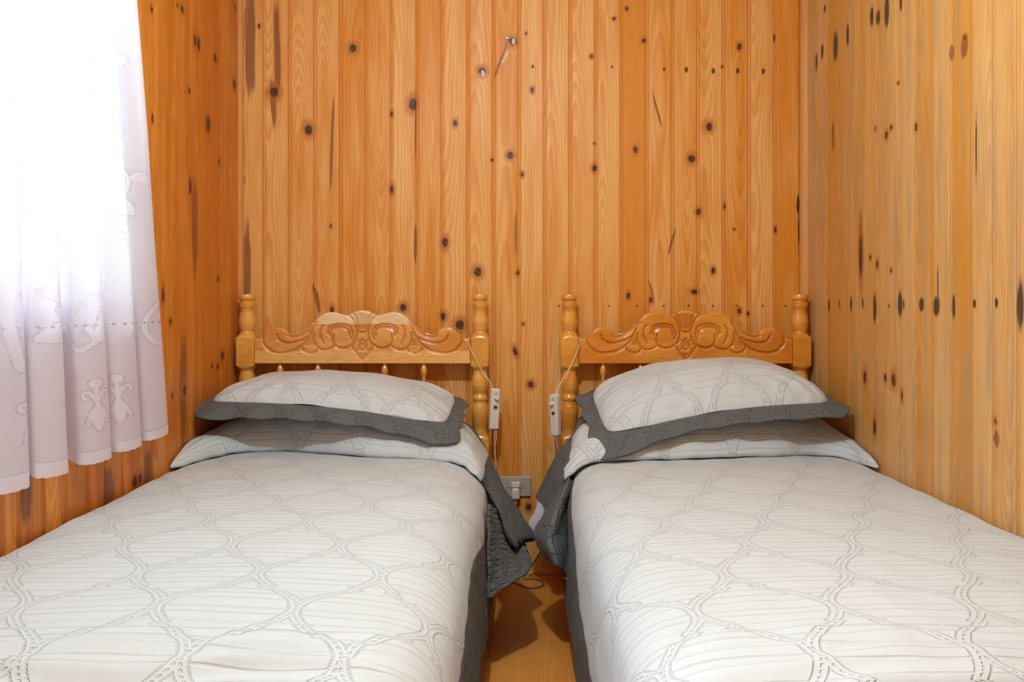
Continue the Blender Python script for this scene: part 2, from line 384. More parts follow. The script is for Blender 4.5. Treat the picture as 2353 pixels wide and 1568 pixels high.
struct(b.build('wall_left_core', W_TRIM, smooth=False)).name = 'wall_left.001'
b = MB(); b.box(XL - T, XR + T, YF - T, YB + T, -.06, 0); struct(b.build('floor', W_FLOOR, smooth=False))
CEIL = plain('ceiling_paint', (.70, .62, .50), .7)
b = MB(); b.box(XL - T, XR + T, YF - T, YB + T, ZC, ZC + .05); struct(b.build('ceiling', CEIL, smooth=False))

# quarter-round mouldings in the corners and along the floor
def quarter(mb, cx, cy, sx, sy, r, z0, z1, n=7):
    V = []
    for z in (z0, z1):
        V.append((cx, cy, z))
        for k in range(n + 1):
            a = PI / 2 * k / n; V.append((cx + sx * r * math.cos(a), cy + sy * r * math.sin(a), z))
    m = n + 2; F = [tuple(range(m)), tuple(range(m, 2 * m))] + [(i, (i + 1) % m, m + (i + 1) % m, m + i) for i in range(m)]
    mb.add(V, F)
b = MB(); quarter(b, XR, YB, -1, -1, .027, 0, ZC); struct(b.build('trim_1', W_TRIM))
b = MB(); quarter(b, XL, YB, 1, -1, .018, 0, ZC); struct(b.build('trim_2', W_TRIM))
b = MB(); V = []
for x in (XL + .02, XR - .027):
    V += [(x, YB, 0), (x, YB - .022, 0), (x, YB - .022, .008), (x, YB - .018, .016), (x, YB - .010, .022), (x, YB, .026)]
b.add(V, [tuple(range(6)), tuple(range(6, 12))] + [(i, (i + 1) % 6, 6 + (i + 1) % 6, 6 + i) for i in range(6)])
struct(b.build('baseboard_back', W_TRIM))

# window in the left wall
WHITE = plain('white_paint', (.80, .80, .78), .4)
t = NT('window_glass'); tr = t.n('ShaderNodeBsdfTransparent'); gl = t.n('ShaderNodeBsdfGlossy'); gl.inputs['Roughness'].default_value = .02
fr = t.n('ShaderNodeFresnel'); fr.inputs[0].default_value = 1.45; mx = t.n('ShaderNodeMixShader')
t.t.links.new(fr.outputs[0], mx.inputs[0]); t.t.links.new(tr.outputs[0], mx.inputs[1]); t.t.links.new(gl.outputs[0], mx.inputs[2]); t.t.links.new(mx.outputs[0], t.out.inputs[0])
GLASS = t.mat
wd = struct(empty('window_1', (XL, (y0 + y1) / 2, z0)))
oy, oz = (y0 + y1) / 2, z0
def rel(mb): mb.v = [(v[0] - XL, v[1] - oy, v[2] - oz) for v in mb.v]; return mb
b = MB(); f = .045
b.box(XL - .06, XL - .002, y0, y1, z0, z0 + f); b.box(XL - .06, XL - .002, y0, y1, z1 - f, z1)
b.box(XL - .06, XL - .002, y0, y0 + f, z0 + f, z1 - f); b.box(XL - .06, XL - .002, y1 - f, y1, z0 + f, z1 - f)
b.box(XL - .05, XL - .015, oy - .02, oy + .02, z0 + f, z1 - f)
rel(b).build('window_frame', WHITE, wd, bevel=.002)
for s in (0, 1):
    b = MB(); a = (y0 + f, oy + .02)[s]; c = (oy - .02, y1 - f)[s]; b.box(XL - .036, XL - .032, a, c, z0 + f, z1 - f); rel(b).build('pane', GLASS, wd, smooth=False)
b = MB(); b.box(XL - .002, XL + .018, y0 - .03, y1 - .01, z0 - .02, z0 + .006); rel(b).build('window_sill', WHITE, wd, bevel=.002)

# garden shrub outside, seen blurred through the lace
GREEN = plain('shrub_leaf', (.16, .26, .07), .5); BARK = plain('shrub_bark', (.16, .11, .07), .8)
sh = tag(empty('garden_shrub', (-2.9, 2.9, 0)), 'green leafy shrub outside the window, faint through the left folds of the lace', 'shrub')
b = MB(); rr = random.Random(7)
for i in range(2600):
    a, c, q = rr.uniform(0, 2 * PI), rr.uniform(-1, 1), rr.random() ** .4
    s = math.sqrt(1 - c * c); p = np.array((.75 * q * s * math.cos(a), .95 * q * s * math.sin(a), 1.55 + 1.05 * q * c))
    d1 = np.array((rr.uniform(-1, 1), rr.uniform(-1, 1), rr.uniform(-1, 1))); d1 /= np.linalg.norm(d1)
    d2 = np.cross(d1, (rr.random(), .3, .5)); d2 /= np.linalg.norm(d2)
    b.add([p - .055 * d1, p + .022 * d2, p + .055 * d1, p - .022 * d2], [(0, 1, 2, 3)])
b.build('foliage', GREEN, sh, smooth=False)
b = MB(); b.tube([(0, 0, 0), (.02, 0, .6), (0, .03, 1.5)], [.05, .04, .02]); b.tube([(.02, 0, .5), (.2, .3, 1.2)], [.03, .012]); b.build('trunk', BARK, sh)
t = NT('lawn'); n = t.noise(t.pos(), 9.0, 4); t.bsdf(t.mix(t.smooth(n, .3, .7), (.10, .17, .04), (.20, .26, .08)), .9)
b = MB(); b.box(-9, XL - .2, -5, 9, -.12, -.07); struct(b.build('ground', t.mat, smooth=False))

# ------------------------------------------------------------------ cloth materials
def quilt_mat(name, col, uo=0.0, vo=0.0, skew=0.0, depth=.0020, hw=.111, P=.187, ch=.0155, rough=.85, knots_amp=1.0):
    t = NT(name); U = t.sep(t.uv()); v = t.m('ADD', U[1], vo)
    u = t.m('ADD', t.m('ADD', U[0], uo), t.m('MULTIPLY', v, skew))
    wb = t.noise(t.uv(), 6.0, 2); u = t.m('ADD', u, t.m('MULTIPLY', t.m('SUBTRACT', wb, .5), .012))
    ph = t.m('DIVIDE', v, P); a = t.m('MULTIPLY', t.m('COSINE', t.m('MULTIPLY', ph, PI)), hw / 2)
    fr = t.m('FRACT', ph); kink = t.m('MULTIPLY', t.smooth(fr, .47, .50), t.smooth(fr, .58, .61, 1, 0))
    par = t.m('SUBTRACT', t.m('MULTIPLY', t.m('FLOOR', t.m('FRACT', t.m('MULTIPLY', ph, .5)) if False else t.m('MULTIPLY', t.m('FRACT', t.m('MULTIPLY', ph, .5)), 2.0)), 2.0), 1.0)
    a = t.m('ADD', a, t.m('MULTIPLY', t.m('MULTIPLY', kink, par), .012 * knots_amp))
    d = t.m('MINIMUM', t.m('PINGPONG', t.m('SUBTRACT', u, a), hw), t.m('PINGPONG', t.m('ADD', t.m('ADD', u, a), hw), hw))
    st = t.m('FRACT', t.m('MULTIPLY', t.m('ADD', t.m('MULTIPLY', v, 1.0), t.m('MULTIPLY', U[0], .7)), 1 / .0045))
    dots = t.smooth(t.m('ABSOLUTE', t.m('SUBTRACT', st, .5)), .15, .35, .55, 1)
    edge = t.m('MULTIPLY', t.smooth(t.m('ABSOLUTE', t.m('SUBTRACT', d, .0115)), .0006, .0035, 1, 0), dots)
    sd = t.m('FRACT', t.m('DIVIDE', v, .0105))
    cen = t.m('MULTIPLY', t.smooth(d, .0012, .0032, 1, 0), t.smooth(t.m('ABSOLUTE', t.m('SUBTRACT', sd, .5)), .18, .32, 1, 0))
    vw = t.m('ADD', v, t.m('MULTIPLY', t.m('SINE', t.m('MULTIPLY', v, 2 * PI / .083)), .0045))
    chn = t.m('MULTIPLY', t.smooth(t.m('PINGPONG', vw, ch), .0003, .0042, 1, 0), t.smooth(d, .012, .015))
    soft = t.noise(t.uv(), 26.0, 3)
    H = t.m('SUBTRACT', t.m('MULTIPLY', soft, 1.2), t.m('ADD', t.m('ADD', edge, t.m('MULTIPLY', cen, .9)), t.m('MULTIPLY', chn, .85)))
    fine = t.noise(t.uv(), 900.0, 2)
    H = t.m('ADD', H, t.m('MULTIPLY', fine, .10))
    c = t.mix(t.smooth(fine, .3, .7, 0, .12), col, tuple(x * .8 for x in col))
    lum = t.m('ADD', edge, t.m('MULTIPLY', cen, .8)); c = t.mix(t.m('MULTIPLY', lum, .05), c, tuple(x * .55 for x in col))
    t.bsdf(c, rough, t.bump(H, depth, 1.0), spec=.2, Sheen_Weight=.08)
    return t.mat
LIGHT = (.57, .63, .655); DARK = (.110, .122, .126)
Q1 = quilt_mat('quilt_light_near_window', LIGHT, .225 + .01, -1.97)
Q2 = quilt_mat('quilt_light_far', LIGHT, -.436 - .02, -1.98, .11)
QD = quilt_mat('quilt_charcoal', DARK, .03, .05, 0, .006, .05, .084, .011)
QP = quilt_mat('pillow_light', LIGHT, .0, .06, 0, .0020)
QPD = quilt_mat('pillow_charcoal', DARK, .03, .03, 0, .003, .06, .1, .02)

# ------------------------------------------------------------------ bedspreads
def sstep(x, a, b): t = np.clip((x - a) / (b - a), 0, 1); return t * t * (3 - 2 * t)
PROF = np.array([(0, .455), (.002, .500), (.014, .524), (.05, .533), (.2, .538), (.5, .541), (.78, .535), (.86, .524), (.905, .502), (.933, .468), (.946, .42), (.951, .36), (.956, .28), (.961, .20), (.966, .10)])
def bedspread(name, xw, sg, zb, hem, mat, label, group, seed, flare):
    root = tag(empty(name, (xw + sg * .5, 2.2, .54)), label, 'bedspread', group)
    pr = spline(PROF, 600); al = np.concatenate([[0], np.cumsum(np.linalg.norm(np.diff(pr, axis=0), axis=1))])
    Yt = np.array([(1.118, -.40), (1.12, -.25), (1.124, -.12), (1.135, -.055), (1.16, -.018), (1.20, -.004), (1.26, 0), (1.6, 0), (2.4, 0), (3.22, 0)])
    ys = spline(Yt, 1500); av = np.concatenate([[0], np.cumsum(np.linalg.norm(np.diff(ys, axis=0), axis=1))])
    tt = np.linspace(0, av[-1], 420); Yv = np.interp(tt, av, ys[:, 0]); Zd = np.interp(tt, av, ys[:, 1]); vv = tt - av[-1] + 3.22
    side = pr[300:]; sa = al[300:]
    sb = np.array([np.interp(-zb(y), -side[:, 1], sa) for y in Yv]); se = np.array([np.interp(-hem(y), -side[:, 1], sa) for y in Yv])
    def surf(s0, s1, n):
        S = s0[:, None] + (s1 - s0)[:, None] * np.linspace(0, 1, n)[None, :]
        C = np.interp(S, al, pr[:, 0]); Z = np.interp(S, al, pr[:, 1]); YY = np.repeat(Yv[:, None], n, 1); VV = np.repeat(vv[:, None], n, 1)
        down = np.clip((.53 - Z) / .40, 0, 1)
        C = C + flare(YY) * sstep(Z, .54, .44) + down ** 1.2 * 0.004 * wob(YY, 0 * YY, 2.0, seed) + .0012 * wob(YY, Z, 6, seed + 5) * sstep(down, .05, .3)
        top = sstep(Z, .45, .53)
        Z = Z + top * (.0035 * wob(C, YY, 1.3, seed + 1) + .0016 * wob(C, YY, 5, seed + 2)) + Zd[:, None]
        C = np.maximum(C, .001)
        crease = sstep(YY, 1.42, 1.20) * top
        Z = Z + crease * .007 * np.sin((YY + .03 * C) * 2 * PI / .055 + 2 * wob(C, YY, 1.5, seed + 9)) * (.4 + .6 * np.clip(wob(C, YY, 2.0, seed + 3), 0, 1))
        Z = np.maximum(Z, .09)
        P = np.stack([xw + sg * C, YY, Z], -1); uv = np.stack([xw + sg * S, VV], -1)
        return P - np.array(root.location), uv
    for nm, a, b_, n, m in (('quilted_top', 0 * sb, sb, 300, mat), ('charcoal_border', sb, se, 70, QD)):
        P, uv = surf(a, b_, n)
        o = grid(nm, P, m, root, uv, flip=(sg > 0), thick=.004)
        if nm == 'charcoal_border': o['label'] = 'charcoal grey quilted border with a scalloped hem'
    return root

def scal(y, base, amp=.022, per=.30, ph=0.0): return base - amp * abs(math.sin(PI * (y - ph) / per)) ** .8 + amp * .5
bs1 = bedspread('bedspread', -1.0415, 1, lambda y: .395 + .02 * math.sin(y * 7) - .05 * max(0, y - 2.3), lambda y: scal(y, .145), Q1,
    'light grey quilted bedspread with charcoal border on the bed beside the lace-curtained window', 'quilted bedspreads', 3,
    lambda Y: .016 * sstep(Y, 2.0, 2.5))
bs2 = bedspread('bedspread', 1.122, -1, lambda y: float(np.interp(y, (1.2, 1.8, 2.1, 2.42, 2.75, 3.2), (.24, .27, .30, .40, .485, .50))), lambda y: scal(y, .145, ph=.1) + .07 * max(0, min(1, (y - 2.5) / .2)), Q2,
    'light grey quilted bedspread with charcoal border on the bed against the right-hand wall', 'quilted bedspreads', 11,
    lambda Y: .004 + 0 * Y)

def hang(root, name, ctrl, mat, n, m, rng=None, wr=.002, seed=0, flip=False, label=None, thick=.005, uvo=(0, 0), swap=False):
    P = patch(ctrl, n, m); uv = arc_uv(P, *uvo)
    if swap: uv = uv[..., ::-1].copy()
    P = P + wr * np.stack([wob(uv[..., 0], uv[..., 1], 9, seed), wob(uv[..., 0], uv[..., 1], 9, seed + 1), wob(uv[..., 0], uv[..., 1], 9, seed + 2)], -1)
    P = P - np.array(root.location)
    out = []
    for nm, mt, keep, lb in (rng or [(name, mat, None, label)]):
        k = None
        if keep is not None:
            si = (np.arange(n - 1) + .5) / (n - 1); ti = (np.arange(m - 1) + .5) / (m - 1); k = keep(*np.meshgrid(si, ti, indexing='ij'))
        o = grid(nm, P, mt, root, uv, flip=flip, keep=k, thick=thick)
        if lb: o['label'] = lb
        out.append(o)
    return out

# turned-back top ends of the two bedspreads (rows: across the bed and over its side; columns: front lip -> back)
F1 = [
 [(-1.038,2.74,.533),(-1.038,2.655,.530),(-1.038,2.67,.556),(-1.038,2.80,.590),(-1.038,3.00,.600),(-1.038,3.20,.59)],
 [(-.93,2.93,.543),(-.925,2.86,.543),(-.925,2.868,.585),(-.925,2.93,.628),(-.925,3.05,.645),(-.925,3.21,.63)],
 [(-.73,2.96,.545),(-.73,2.90,.545),(-.73,2.905,.590),(-.73,2.95,.640),(-.73,3.06,.665),(-.73,3.22,.65)],
 [(-.457,2.86,.545),(-.457,2.795,.543),(-.457,2.80,.588),(-.457,2.86,.640),(-.457,3.02,.665),(-.457,3.22,.65)],
 [(-.20,2.83,.533),(-.19,2.765,.530),(-.185,2.77,.560),(-.19,2.84,.605),(-.20,3.00,.625),(-.20,3.22,.61)],
 [(-.128,2.80,.50),(-.120,2.72,.500),(-.105,2.725,.515),(-.105,2.80,.545),(-.105,2.97,.545),(-.105,3.16,.530)],
 [(-.090,2.82,.44),(-.0795,2.74,.446),(-.070,2.745,.455),(-.060,2.83,.468),(-.055,2.98,.460),(-.053,3.06,.432)],
 [(-.064,2.76,.41),(-.054,2.68,.418),(-.046,2.685,.425),(-.030,2.75,.425),(-.012,2.85,.400),(.005,2.93,.369)],
 [(-.018,2.67,.315),(-.007,2.60,.327),(.000,2.605,.330),(.020,2.66,.332),(.048,2.73,.318),(.072,2.79,.299)],
 [(.008,2.69,.295),(.010,2.62,.300),(.016,2.625,.302),(.032,2.67,.300),(.053,2.73,.286),(.069,2.77,.278)]]
def m1(S, T): return (S < .60) & (T < .93) | (S < .665) & (T < .22)
hang(bs1, 'turned_back_end', F1, Q1, 260, 110, [('turned_back_end', Q1, m1, None), ('turned_back_border', QD, lambda S, T: ~m1(S, T), 'charcoal border of the turned-back end hanging beside the bed')], .0022, 21, uvo=(-1.04, .04))
F1b = [[pix(1119,1160,2.50), pix(1119,1280,2.42), pix(1119,1376,2.38)],
       [pix(1148,1180,2.74), pix(1158,1275,2.56), pix(1160,1353,2.42)],
       [pix(1178,1225,2.76), pix(1190,1285,2.60), pix(1198,1328,2.47)],
       [pix(1200,1245,2.74), pix(1210,1283,2.60), pix(1214,1312,2.50)],
       [pix(1210,1262,2.68), pix(1219,1284,2.58), pix(1221,1298,2.51)]]
hang(bs1, 'hanging_corner', F1b, QD, 60, 60, wr=.003, seed=31, label='charcoal lower corner hanging near the floor')
F2 = [
 [(1.118,2.76,.533),(1.118,2.665,.530),(1.118,2.68,.552),(1.118,2.82,.582),(1.118,3.00,.600),(1.118,3.20,.60)],
 [(1.035,2.90,.543),(1.035,2.84,.540),(1.035,2.85,.575),(1.035,2.92,.622),(1.035,3.05,.65),(1.035,3.21,.64)],
 [(.808,2.87,.545),(.808,2.80,.543),(.808,2.805,.590),(.808,2.87,.645),(.808,3.02,.675),(.808,3.22,.66)],
 [(.533,2.83,.545),(.533,2.76,.543),(.533,2.765,.590),(.533,2.83,.645),(.533,3.00,.675),(.533,3.22,.66)],
 [(.270,2.82,.535),(.262,2.75,.532),(.255,2.755,.565),(.262,2.84,.610),(.275,3.00,.640),(.280,3.22,.63)],
 [(.190,2.80,.495),(.182,2.72,.4955),(.176,2.725,.515),(.184,2.82,.550),(.200,2.97,.575),(.213,3.12,.560)],
 [(.166,2.82,.445),(.156,2.74,.450),(.149,2.745,.460),(.146,2.83,.480),(.152,2.98,.500),(.158,3.12,.495)],
 [pix(1283,1152,2.86),pix(1275,1152,2.77),pix(1270,1150,2.775),pix(1262,1135,2.84),pix(1256,1118,2.93),pix(1252,1098,3.04)],
 [pix(1272,1172,2.86),pix(1263,1174,2.78),pix(1256,1173,2.785),pix(1246,1162,2.83),pix(1238,1152,2.88),pix(1231,1141,2.95)]]
def m2(S, T): return (S < .665) & (T < .50) | (S < .50) & (T < .93) | (S < .61) & (T < .78)
hang(bs2, 'turned_back_end', F2, Q2, 260, 110, [('turned_back_end', Q2, m2, None), ('turned_back_border', QD, lambda S, T: ~m2(S, T), 'charcoal border of the turned-back end hanging beside the bed')], .0022, 41, flip=True, uvo=(.0, .03))
F2b = [[(.1785,2.73,.49),(.181,2.70,.49),(.185,2.70,.485)],
       [pix(1258,1172,2.72),pix(1283,1165,2.62),pix(1303,1160,2.70)],
       [pix(1233,1222,2.66),pix(1265,1225,2.54),pix(1301,1210,2.66)],
       [pix(1241,1262,2.60),pix(1268,1262,2.50),pix(1300,1255,2.60)],
       [pix(1268,1293,2.52),pix(1281,1300,2.48),pix(1302,1325,2.54)]]
hang(bs2, 'hanging_corner', F2b, QD, 70, 60, wr=.003, seed=51, label='charcoal rolled corner hanging beside the bed', flip=True)

SHEET = plain('white_cotton', (.70, .69, .74), .8)
sheet = tag(empty('bed_sheet', (.1, 3.1, .3)), 'white sheet corner hanging below the charcoal bedspread corner of the right-hand bed', 'bed sheet')
S1 = [[pix(1240,1140,3.14), pix(1262,1140,3.13), pix(1292,1140,3.12)], [pix(1229,1176,3.13), pix(1256,1180,3.12), pix(1290,1185,3.11)],
      [pix(1215,1206,3.12), pix(1250,1215,3.11), pix(1288,1235,3.10)], [pix(1238,1262,3.12), pix(1258,1275,3.11), pix(1288,1290,3.10)]]
hang(sheet, 'hanging_panel', S1, SHEET, 30, 20, wr=.001, seed=61, thick=.003, flip=True)
RED = plain('red_blanket', (.48, .10, .08), .85)
rb = tag(empty('blanket', (.16, 2.6, .3)), 'red blanket edge peeping out under the hem of the right-hand bed', 'blanket')
S2 = [[(.190, 2.45, .33), (.180, 2.45, .25), pix(1303,1334,2.50)], [(.190, 2.6, .33), (.180, 2.6, .25), pix(1288,1320,2.60)], [(.190, 2.78, .33), (.180, 2.78, .25), pix(1276,1302,2.72)]]
hang(rb, 'hanging_edge', S2, RED, 30, 20, wr=.001, seed=71, thick=.004)

# ------------------------------------------------------------------ pillows
def pillow(label, cx, cy, hx, hy, corner, crown, H, Hb, fl, n_se, matU, rot, seed, frill):
    """corner: seam heights FL, FR, BL, BR; fl: flange width; frill: extra drop of flange per corner"""
    root = tag(empty('pillow', (cx, cy, sum(corner) / 4)), label, 'pillow', 'upper pillows with charcoal flanges')
    def z0(a, b): 
        wa, wb = (a + 1) / 2, (b + 1) / 2
        return (corner[0] * (1 - wa) + corner[1] * wa) * (1 - wb) + (corner[2] * (1 - wa) + corner[3] * wa) * wb + crown * (1 - np.clip(a * a, 0, 1.3)) * (1 - .45 * (b + 1) / 2)
    def se(th, n):
        c, s = np.cos(th), np.sin(th); k = (np.abs(c) ** n + np.abs(s) ** n) ** (-1 / n); return c * k, s * k
    cr, sr = math.cos(rot), math.sin(rot)
    def world(a, b, z): x = a * hx; y = b * hy; return np.stack([cx + x * cr - y * sr, cy + x * sr + y * cr, z], -1) - np.array(root.location)
    N, M = 360, 90
    th = np.linspace(0, 2 * PI, N, endpoint=False); a1, b1 = se(th, n_se)
    for nm, sgn, HH in (('pillowcase_front', 1, H), ('pillowcase_back', -1, Hb)):
        r = np.sin(np.linspace(0, PI / 2, M)) ; R = r[:, None]
        A, B = R * a1[None], R * b1[None]
        dome = HH * np.clip(1 - R ** 2.3, 0, 1) ** .62 + 0 * A
        edge = sstep(R, .55, .97) * (1 - sstep(R, .985, 1.0))
        Z = z0(A, B) + sgn * (dome + .004 * wob(A, B, 1.2, seed) + .0060 * edge * np.sin(th * 38 + 4 * np.sin(th * 3 + seed))[None] * (.35 + .65 * np.clip(np.sin(th * 7 + seed), 0, 1))[None])
        P = world(A, B, Z); uv = np.stack([A * hx, B * hy], -1)
        grid(nm, P, matU, root, uv, flip=(sgn < 0), wrap=True)
    K = 24; t = np.linspace(0, 1, K)[:, None]
    ao, bo = se(th, 9.0)
    sc = 1 + .10 * np.maximum(0, np.cos(4 * th - PI)) ** 3      # pulled-out corners
    per = np.concatenate([[0], np.cumsum(np.hypot(np.diff(ao) * hx, np.diff(bo) * hy))]); pw = per / (per[-1] + .004) * 2 * PI
    wv = 1 + .13 * np.sin(pw * 18 + seed)
    ax = ao * (1 + fl / hx * wv * sc); bx = bo * (1 + fl / hy * wv * sc)
    A = a1[None] * (1 - t) + ax[None] * t; B = b1[None] * (1 - t) + bx[None] * t
    drop = np.zeros(N)
    for i, (qa, qb) in enumerate(((-1, -1), (1, -1), (-1, 1), (1, 1))): drop = drop + frill[i] * np.exp(-((ao - qa) ** 2 + (bo - qb) ** 2) / .18)
    front = np.clip(-bo, 0, 1) ** 2
    Z = z0(a1, b1)[None] - t ** 1.3 * (drop + .030 * front + .010)[None] + t * .004 * np.sin(pw * 18 + seed + 1)[None]
    P = world(A, B, Z)
    s = np.concatenate([[0], np.cumsum(np.hypot(np.diff(a1) * hx, np.diff(b1) * hy))])
    uv = np.stack([np.repeat(s[None], K, 0), t * fl + 0 * A], -1)
    f = grid('flange', P, QPD, root, uv, wrap=True, thick=.004); f['label'] = 'charcoal grey wavy pillowcase flange'
    return root
pillow('light grey quilted pillow with wavy charcoal flange, on the bed beside the curtained window', -.600, 3.010, .392, .185, (.712, .640, .735, .700), .024, .080, .05, .046, 7, QP, -.045, 3, (.012, .030, .0, .01))
pillow('fuller light grey quilted pillow with charcoal flange, on the bed against the right-hand wall', .665, 2.985, .372, .195, (.610, .712, .72, .75), .030, .118, .05, .050, 7, QP, .06, 8, (.050, .0, .0, .0))

# ------------------------------------------------------------------ wooden beds with turned posts and a carved rail
def bed_wood(name, light_c, dark_c, bands=False, knots=()):
    t = NT(name); P = t.sep(t.pos()); x, z = P[0], P[2]
    wv = t.noise(t.xyz(t.m('MULTIPLY', x, 3.0), 0.0, t.m('MULTIPLY', z, 26.0)), 1.0, 3)
    gr = t.m('FRACT', t.m('MULTIPLY', wv, 13.0)); line = t.m('MULTIPLY', t.smooth(gr, .2, .85), t.smooth(gr, .9, 1.0, 1, 0))
    mot = t.noise(t.xyz(t.m('MULTIPLY', x, 4.0), P[1], t.m('MULTIPLY', z, 14.0)), 1.0, 3)
    c = t.mix(t.smooth(mot, .35, .68), light_c, dark_c)
    if bands:                                        # three glued boards of different tone
        zb = t.m('ADD', z, t.m('MULTIPLY', t.m('SUBTRACT', t.noise(t.xyz(t.m('MULTIPLY', x, 5.0), 0.0, 0.0), 1.0, 2), .5), .012))
        c = t.mix(t.smooth(zb, .958, .962), c, (.86, .62, .33))
        c = t.mix(t.smooth(zb, .860, .864, 1, 0), c, (.82, .48, .14))
    for kx, kz, kr in knots:
        d = t.m('ADD', t.m('SQRT', t.m('ADD', t.m('POWER', t.m('MULTIPLY', t.m('SUBTRACT', x, kx), .8), 2.0), t.m('POWER', t.m('SUBTRACT', z, kz), 2.0))), t.m('MULTIPLY', t.m('SUBTRACT', t.noise(t.pos(), 55.0, 2), .5), .010))
        c = t.mix(t.smooth(d, kr * .7, kr * 2.1, .75, 0), c, (.34, .09, .02)); c = t.mix(t.smooth(d, kr * .5, kr * 1.1, .9, 0), c, (.06, .022, .014))
    c = t.mix(t.m('MULTIPLY', line, .22), c, tuple(v * k for v, k in zip(dark_c, (.6, .42, .35))))
    c = t.mix(t.m('MULTIPLY', t.attr('carve'), .45), c, (.26, .085, .016))      # darker brown along the carved lines
    t.bsdf(c, .26, spec=.5, coat=.55); return t.mat
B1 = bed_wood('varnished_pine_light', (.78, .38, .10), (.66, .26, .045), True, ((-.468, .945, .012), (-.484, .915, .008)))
B1P = bed_wood('varnished_pine_posts', (.80, .42, .09), (.68, .30, .045))
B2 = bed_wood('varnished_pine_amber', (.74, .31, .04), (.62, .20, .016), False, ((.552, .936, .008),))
B2P = bed_wood('varnished_pine_amber_posts', (.78, .36, .055), (.66, .24, .022), False, ((.203, .822, .006), (.233, .824, .006)))

POST = [(676,10),(676.6,14),(678,17),(682,18.2),(687,18.2),(690,16.5),(692,14.6),(695,15),(698,17.6),(702,18.2),(706,17.6),(709,15.6),(714,15),(722,16.2),(732,18.2),(742,18.8),(750,18),(757,15.8),(762,14.4),(765,15.5),(768,17.5)]
LOW = [(849,17),(851,14.8),(856,15.2),(864,17.6),(874,19),(884,19),(893,17.6),(900,15),(904,13.8),(908,14.6),(911,17),(915,18),(919,17),(922,14.8),(925,14.6),(930,16.6),(938,19),(950,19.6),(962,19),(976,16.6),(986,14.8),(990,15.6),(994,17.4),(998,17.6)]
def ring_pts(r, n, N=40):
    th = np.linspace(0, 2 * PI, N, endpoint=False) + PI / N; c, s = np.cos(th), np.sin(th)
    k = (np.abs(c) ** n + np.abs(s) ** n) ** (-1 / n); return np.stack([c * k * r, s * k * r], -1)
def post(name, x, y, mat, root, ztop=None, low=True):
    zof = lambda q: CAMZ - (q - HY) * 3.26 / FPX; m = 3.26 / FPX
    R = [(zof(q), r * m, 2.0) for q, r in POST]
    b = .0345
    for q0, q1 in ((768, 848), (998, 1330)):
        h0, h1 = zof(q0), zof(q1)
        R += [(h0, .0285, 2.05), (h0 - .003, .0305, 2.6), (h0 - .008, .0325, 4), (h0 - .014, b, 9), (h0 - .018, b, 16)]
        if q0 == 768:
            R += [(h1 + .018, b, 16), (h1 + .013, b, 9), (h1 + .007, .0325, 4), (h1 + .003, .0305, 2.6), (h1, .0280, 2.05)] + [(zof(q), r * m, 2.0) for q, r in LOW]
        else: R += [(.004, b, 16), (0.0, b - .003, 12)]
    N = 40; V = []
    for h, r, n in R:
        for p in ring_pts(r, n, N): V.append((x + p[0] - root.location[0], y + p[1] - root.location[1], h - root.location[2]))
    F = [(i * N + k, i * N + (k + 1) % N, (i + 1) * N + (k + 1) % N, (i + 1) * N + k) for i in range(len(R) - 1) for k in range(N)]
    F += [tuple(range(N)), tuple((len(R) - 1) * N + k for k in range(N))]
    mb = MB(); mb.add(V, F); return mb.build(name, mat, root, angle=28)

TOPL = [(0,262),(30,264),(60,275),(85,288),(100,296),(118,296),(135,303),(170,293),(210,282),(245,275),(280,279),(315,290),(345,310),(370,335),(395,362),(430,392),(465,420),(500,440),(535,453),(562,460),(585,460),(602,450),(612,436),(622,420),(645,409),(670,404),(695,403),(720,410),(745,424),(772,446),(795,468),(808,486),(822,492),(868,494)]
GROOVE = [  # carved lines, left half measured from the middle outwards (crop px), width, depth
 ([(800,480),(805,510),(785,550),(745,590),(685,608),(615,605),(545,585),(485,545),(445,500),(415,440),(395,390),(390,370)],9,1.0),
 ([(690,465),(675,500),(635,522),(585,528),(525,515),(475,500),(455,485)],8,.9),
 ([(600,470),(575,478),(520,470),(470,440),(415,398),(375,362)],10,1.0),
 ([(395,450),(397,500),(375,550),(335,580),(285,580),(235,556),(225,545)],8,.9),
 ([(320,385),(340,420),(340,470),(315,530)],8,.8),
 ([(225,545),(185,568),(125,565),(75,535),(50,480),(47,430),(60,370),(80,330),(115,302)],9,1.0),
 ([(280,450),(275,410),(245,387),(185,376),(125,385),(90,420),(80,460),(95,495)],9,1.0),
 ([(262,462),(262,430),(238,405),(190,396),(140,402),(110,430),(105,465)],10,1.1),
 ([(235,460),(240,500),(228,545)],8,.9),
 ([(485,570),(470,595),(425,610),(380,600),(365,580)],8,.8), ([(425,498),(430,545)],6,.6), ([(405,505),(408,548)],6,.6), ([(445,510),(452,548)],6,.6),
 ([(85,555),(40,620),(0,662)],8,.9), ([(0,440),(30,436),(40,400),(48,340),(70,292)],9,1.0), ([(0,300),(0,415)],7,.7), ([(18,290),(14,412)],7,.6), ([(42,300),(26,408)],7,.7),
 ([(0,492),(30,545),(0,590)],6,.7), ([(0,525),(45,590)],6,.6), ([(0,560),(38,505)],6,.6), ([(20,612),(0,640)],6,.6)]
